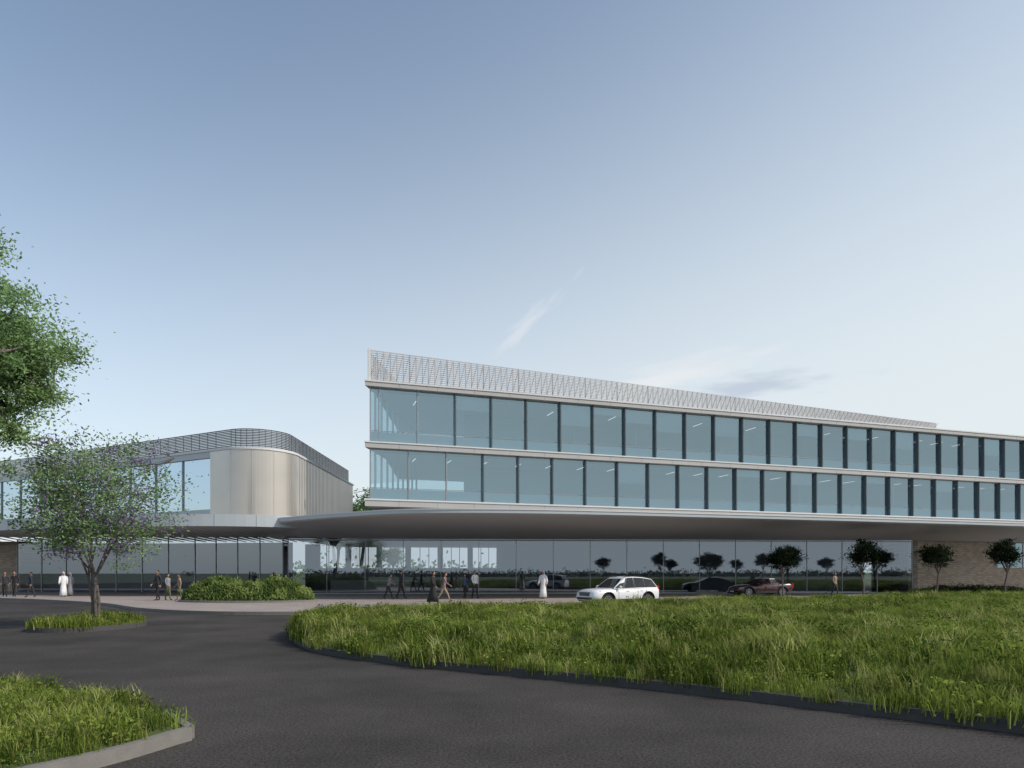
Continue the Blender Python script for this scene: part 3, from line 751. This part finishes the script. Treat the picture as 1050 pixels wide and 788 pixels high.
# ------------------------------------------------------------ people
M['skin']=mat('skin',(.36,.21,.14),.6,var=.05)
M['hair']=mat('hair',(.015,.012,.01),.7)
M['lip']=mat('lips',(.25,.09,.07),.6)
M['eye']=mat('eye',(.02,.015,.012),.3)
cols={'c_white':(.72,.72,.72),'c_black':(.014,.014,.016),'c_dark':(.03,.03,.035),'c_tan':(.30,.22,.15),'c_grey':(.22,.23,.25),'c_olive':(.10,.12,.05),'c_blue':(.07,.10,.18),'c_mauve':(.24,.15,.16),'c_navy':(.02,.025,.05)}
for k,v in cols.items(): M[k]=mat(k,v,.85,var=.15,scale=9)
def person(name,b,d,yaw,top,bot,head='hair',robe=None,stride=.3,H=1.75,arms=(.25,-.25),z=.14,lean=0,bag=None):
    x,y=W(b,d); sc=H/1.75
    J={}; hip=.93-.03*abs(stride)*2
    def add(n,p,r,par): J[n]=(Vector(p),r,par)
    add('pel',(0,0,hip),(.155,.115),None)
    add('wai',(0,-.01-lean*.2,hip+.2),(.135,.10),'pel')
    add('che',(0,-.01-lean*.4,hip+.42),(.165,.12),'wai')
    add('nb',(0,.0-lean*.55,hip+.56),(.075,.07),'che')
    add('nk',(0,-.015-lean*.62,hip+.63),(.052,.052),'nb')
    for s,c in ((-1,'r'),(1,'l')):
        sw=stride*s; aw=arms[0 if s<0 else 1]
        add('sh'+c,(s*.185,-lean*.5,hip+.51),(.062,.06),'nb')
        el=Vector((s*.225,-lean*.5-math.sin(aw)*.28,hip+.51-math.cos(aw)*.28)); add('el'+c,el,(.043,.043),'sh'+c)
        a2=aw+.45; wr=el+Vector((s*-.01,-math.sin(a2)*.25,-math.cos(a2)*.25)); add('wr'+c,wr,(.027,.03),'el'+c)
        pm=wr+Vector((0,-math.sin(a2)*.08,-math.cos(a2)*.08)); add('pm'+c,pm,(.018,.036),'wr'+c)
        add('hp'+c,(s*.09,0,hip-.06),(.095,.10),'pel')
        kn=Vector((s*.095,-math.sin(sw)*.42-.03,hip-.06-math.cos(sw)*.42)); add('kn'+c,kn,(.06,.062),'hp'+c)
        bend=sw if sw>0 else sw*1.5
        an=kn+Vector((0,-math.sin(sw*.7 if sw>0 else sw*1.25)*.40+.02,-math.cos(bend*.8)*.385)); an.z=max(.075,an.z) ; add('an'+c,an,(.038,.042),'kn'+c)
        add('to'+c,(an.x+s*.02,an.y-.16,max(.035,an.z-.05)),(.04,.03),'an'+c)
    names=list(J); me=bpy.data.meshes.new('sk'); me.from_pydata([J[k][0] for k in names],[(names.index(J[k][2]),names.index(k)) for k in names if J[k][2]],[])
    o=bpy.data.objects.new('sk',me); scene.collection.objects.link(o)
    o.modifiers.new('k','SKIN').use_smooth_shade=True
    if not me.skin_vertices: 
        bm=bmesh.new(); bm.from_mesh(me); bm.verts.layers.skin.verify(); bm.to_mesh(me); bm.free()
    for i,k in enumerate(names):
        me.skin_vertices[0].data[i].radius=J[k][1]; me.skin_vertices[0].data[i].use_root=(k=='pel')
    ss=o.modifiers.new('s','SUBSURF'); ss.levels=2; ss.render_levels=2
    dg=bpy.context.evaluated_depsgraph_get(); dg.update()
    bm_=bpy.data.meshes.new_from_object(o.evaluated_get(dg)); bpy.data.objects.remove(o)
    segs=[]
    for k in names:
        p=J[k][2]
        if not p: continue
        lab=top
        if k[:2] in('kn','an','hp'): lab=bot
        if k[:2]=='to': lab='hair'
        if k[:2]=='pm' or k=='nk': lab='skin'
        segs.append((J[p][0],J[k][0],lab))
    mb=MB([])
    mb.v=[tuple(v.co) for v in bm_.vertices]
    for p in bm_.polygons:
        c=p.center; best=None
        for a,b2,lab in segs:
            ab=b2-a; t=max(0,min(1,(c-a).dot(ab)/max(ab.length_squared,1e-9))); dd=(c-(a+ab*t)).length
            if best is None or dd<best[0]: best=(dd,lab)
        mb.f.append(tuple(p.vertices)); mb.m.append(mb.mi(best[1]))
    hc=J['nk'][0]+Vector((0,-.015,.125))
    mb.ellipsoid(hc,(.074,.092,.112),'skin',14,10)
    mb.ellipsoid(hc+Vector((0,-.02,-.06)),(.05,.065,.05),'skin',10,6)
    mb.hexa([hc+Vector(v) for v in((-.014,-.085,-.03),(.014,-.085,-.03),(.004,-.085,.015),(-.004,-.085,.015))],[hc+Vector(v) for v in((-.008,-.112,-.028),(.008,-.112,-.028),(.002,-.092,.013),(-.002,-.092,.013))],'skin')
    for s in(-1,1):
        mb.ellipsoid(hc+Vector((s*.03,-.083,.008)),(.013,.008,.007),'eye',8,5)
        mb.ellipsoid(hc+Vector((s*.076,.0,-.005)),(.008,.018,.03),'skin',8,5)
    mb.ellipsoid(hc+Vector((0,-.086,-.055)),(.022,.008,.007),'lip',8,4)
    mb.ellipsoid(hc+Vector((0,.018,.028)),(.083,.092,.098),head,14,8)
    if head!='hair':
        rs=[]
        for zz,a,bb,yo in ((.06,.085,.09,.02),(-.03,.088,.08,.04),(-.13,.095,.075,.05),(-.24,.16,.09,.04),(-.36,.17,.07,.06)):
            rs.append([hc+Vector((a*math.cos(t),yo+bb*math.sin(t),zz)) for t in [math.pi*(-.18+1.36*j/14) for j in range(15)]])
        mb.rings(rs,head,close=False)
    for s,c in((-1,'r'),(1,'l')):
        w,p=J['wr'+c][0],J['pm'+c][0]; dr=(p-w).normalized()
        side=Vector((0,-1,0)) -dr*Vector((0,-1,0)).dot(dr); side.normalize(); inn=Vector((-s,0,0))
        for q,(of,ln) in enumerate(((-.028,.062),(-.009,.075),(.010,.082),(.028,.072))):
            st_=p+side*(-of)
            mb.tube([st_-dr*.02,st_+dr*ln*.45,st_+dr*ln*.8+inn*ln*.25,st_+dr*ln+inn*ln*.5],[.010,.009,.008,.006],'skin',6)
        t0=w.lerp(p,.45)+side*.028
        mb.tube([t0,t0+side*.025+dr*.025,t0+side*.032+dr*.055+inn*.01],[.011,.010,.007],'skin',6)
    if robe:
        rs=[]; zt=hip+.53
        for f,a,bb in ((0,.10,.085),(.03,.19,.11),(.18,.185,.135),(.36,.165,.135),(.5,.18,.15),(.75,.20,.19+abs(stride)*.25),(1,.23,.22+abs(stride)*.45)):
            zz=zt+(.09-zt)*f
            rs.append([Vector((a*(1+.06*math.sin(5*t+f*3)*f)*math.cos(t),-lean*.5*(1-f)+bb*(1+.08*math.cos(7*t)*f)*math.sin(t),zz)) for t in [6.283*j/24 for j in range(24)]])
        mb.rings(rs,robe)
        for c in'rl':
            a,b2,c2=J['sh'+c][0],J['el'+c][0],J['wr'+c][0]
            mb.tube([a,b2,c2],[.075,.065,.062],robe,10)
    if bag:
        p=J['pml'][0]; mb.box((p.x,p.y,p.z-.20),(.12,.34,.26),bag); mb.tube([p+Vector((0,-.08,-.08)),p+Vector((0,-.05,-.01)),p+Vector((0,.05,-.01)),p+Vector((0,.08,-.08))],[.008]*4,bag,5)
    ob=mb.obj(name,None,True,(x,y,z),yaw); ob.scale=(sc,sc,sc)
    return ob
person('pedestrian',5,49,.6,'c_dark','c_black',H=1.75)
person('pedestrian',15,49.5,.3,'c_black','c_dark',H=1.78,stride=.15)
person('pedestrian',32,48,-1.2,'c_navy','c_dark',H=1.75)
person('pedestrian_in_robe',65,49,.4,'c_white','c_white',head='c_white',robe='c_white',H=1.74,stride=.12)
person('pedestrian_in_robe',72,50.5,-.3,'c_grey','c_grey',head='c_white',robe='c_grey',H=1.7,stride=.1)
person('pedestrian',162,42.5,-.5,'c_dark','c_black',H=1.85,stride=.2)
person('pedestrian',172,43,1.2,'c_grey','c_olive',H=1.62,stride=.15)
person('pedestrian',184,42.5,-1.0,'c_tan','c_olive',H=1.62,stride=.2,bag='c_olive')
person('pedestrian',398,45,1.4,'c_grey','c_dark',H=1.6,stride=.35,lean=.25,arms=(.6,.7))
person('pedestrian',411,45.5,1.3,'c_dark','c_dark',H=1.85,stride=.3,bag='c_tan')
person('pedestrian_in_abaya',444,38.5,1.3,'c_black','c_black',head='c_black',robe='c_black',H=1.78,stride=.3)
person('pedestrian',455,40.5,1.5,'c_mauve','c_tan',H=1.72,stride=.5,arms=(.5,-.4),lean=.12)
person('pedestrian',477,46.5,-.4,'c_blue','c_dark',H=1.6,stride=.1)
person('pedestrian',487,46,.5,'c_white','c_dark',H=1.85,stride=.25)
person('pedestrian_in_robe',557,45.5,-.5,'c_white','c_white',head='c_white',robe='c_white',H=1.85,stride=.15)
person('pedestrian',856,49.2,.4,'c_tan','c_dark',H=1.7,stride=.3)

# ------------------------------------------------------------ light, world, camera
sund=Vector((.93,-.30,.78)).normalized()
el=math.asin(sund.z); az=math.atan2(sund.x,sund.y)
sl=bpy.data.lights.new('sun','SUN'); sl.energy=3.4; sl.angle=math.radians(.8); sl.color=(1,.93,.84)
so_=bpy.data.objects.new('sun',sl); scene.collection.objects.link(so_); so_.rotation_euler=sund.to_track_quat('Z','Y').to_euler()
w=bpy.data.worlds.new('World'); scene.world=w; w.use_nodes=True; nt=w.node_tree; nt.nodes.clear(); L=nt.links.new
out=N(nt,'ShaderNodeOutputWorld'); bg=N(nt,'ShaderNodeBackground'); bg.inputs[1].default_value=.15; L(bg.outputs[0],out.inputs[0])
sk=N(nt,'ShaderNodeTexSky',sky_type='NISHITA'); sk.sun_disc=False; sk.sun_elevation=el; sk.sun_rotation=az
sk.altitude=0; sk.air_density=1.0; sk.dust_density=1.2; sk.ozone_density=1.3
hs=N(nt,'ShaderNodeHueSaturation'); hs.inputs['Saturation'].default_value=.84; hs.inputs['Value'].default_value=1.2; hs.inputs['Hue'].default_value=.494; L(sk.outputs[0],hs.inputs['Color'])
tc=N(nt,'ShaderNodeTexCoord')
sp=N(nt,'ShaderNodeSeparateXYZ'); L(tc.outputs['Generated'],sp.inputs[0])
# haze: thins out with elevation, reaches higher towards the sun
ma=N(nt,'ShaderNodeMath',operation='MULTIPLY_ADD'); L(sp.outputs[0],ma.inputs[0]); ma.inputs[1].default_value=-.28; L(sp.outputs[2],ma.inputs[2])
mr=N(nt,'ShaderNodeMapRange',interpolation_type='SMOOTHSTEP'); L(ma.outputs[0],mr.inputs[0]); mr.inputs[1].default_value=-.04; mr.inputs[2].default_value=.74; mr.inputs[3].default_value=1.0; mr.inputs[4].default_value=.0
hz=N(nt,'ShaderNodeMix',data_type='RGBA'); L(mr.outputs[0],hz.inputs[0]); L(hs.outputs[0],hz.inputs[6]); hz.inputs[7].default_value=(5.15,5.6,5.8,1)
def cloud(prev,direction,ang,sx,sz,dens,col,nscale):
    sub=N(nt,'ShaderNodeVectorMath',operation='SUBTRACT'); L(tc.outputs['Generated'],sub.inputs[0]); sub.inputs[1].default_value=Vector(direction).normalized()
    mp=N(nt,'ShaderNodeMapping',vector_type='POINT'); mp.inputs['Rotation'].default_value=(0,ang,0); L(sub.outputs[0],mp.inputs[0])
    sc=N(nt,'ShaderNodeVectorMath',operation='MULTIPLY'); L(mp.outputs[0],sc.inputs[0]); sc.inputs[1].default_value=(sx,3,sz)
    ln=N(nt,'ShaderNodeVectorMath',operation='LENGTH'); L(sc.outputs[0],ln.inputs[0])
    no=N(nt,'ShaderNodeTexNoise'); no.inputs['Scale'].default_value=nscale; no.inputs['Detail'].default_value=7
    L(sc.outputs[0],no.inputs['Vector'])
    s1=N(nt,'ShaderNodeMath',operation='SUBTRACT'); s1.inputs[0].default_value=.75; L(ln.outputs['Value'],s1.inputs[1])
    s2=N(nt,'ShaderNodeMath',operation='ADD'); L(s1.outputs[0],s2.inputs[0])
    s3=N(nt,'ShaderNodeMath',operation='MULTIPLY_ADD'); L(no.outputs[0],s3.inputs[0]); s3.inputs[1].default_value=2.4; s3.inputs[2].default_value=-1.2
    L(s3.outputs[0],s2.inputs[1])
    m_=N(nt,'ShaderNodeMapRange',interpolation_type='SMOOTHSTEP'); m_.inputs[1].default_value=0; m_.inputs[2].default_value=.8; m_.inputs[3].default_value=0; m_.inputs[4].default_value=dens
    L(s2.outputs[0],m_.inputs[0])
    mx=N(nt,'ShaderNodeMix',data_type='RGBA'); L(m_.outputs[0],mx.inputs[0]); L(prev,mx.inputs[6]); mx.inputs[7].default_value=(*col,1)
    return mx.outputs[2]
c=hz.outputs[2]
c=cloud(c,(.02,1,.365),math.radians(38),11,60,.40,(5.6,5.7,5.9),1.5)
c=cloud(c,(.23,1,.29),math.radians(8),5,30,.5,(6.0,5.95,5.9),1.2)
c=cloud(c,(.365,1,.278),math.radians(-2),8.5,38,.65,(3.1,3.6,4.4),1.3)
L(c,bg.inputs[0])
cam=bpy.data.cameras.new('camera'); co=bpy.data.objects.new('camera',cam); scene.collection.objects.link(co); scene.camera=co
co.location=(0,0,1.9); co.rotation_euler=(math.radians(90),0,0); cam.lens=24; cam.sensor_width=36; cam.shift_y=193/1050; cam.clip_end=3000; cam.clip_start=.05
print('done',len(bpy.data.objects))
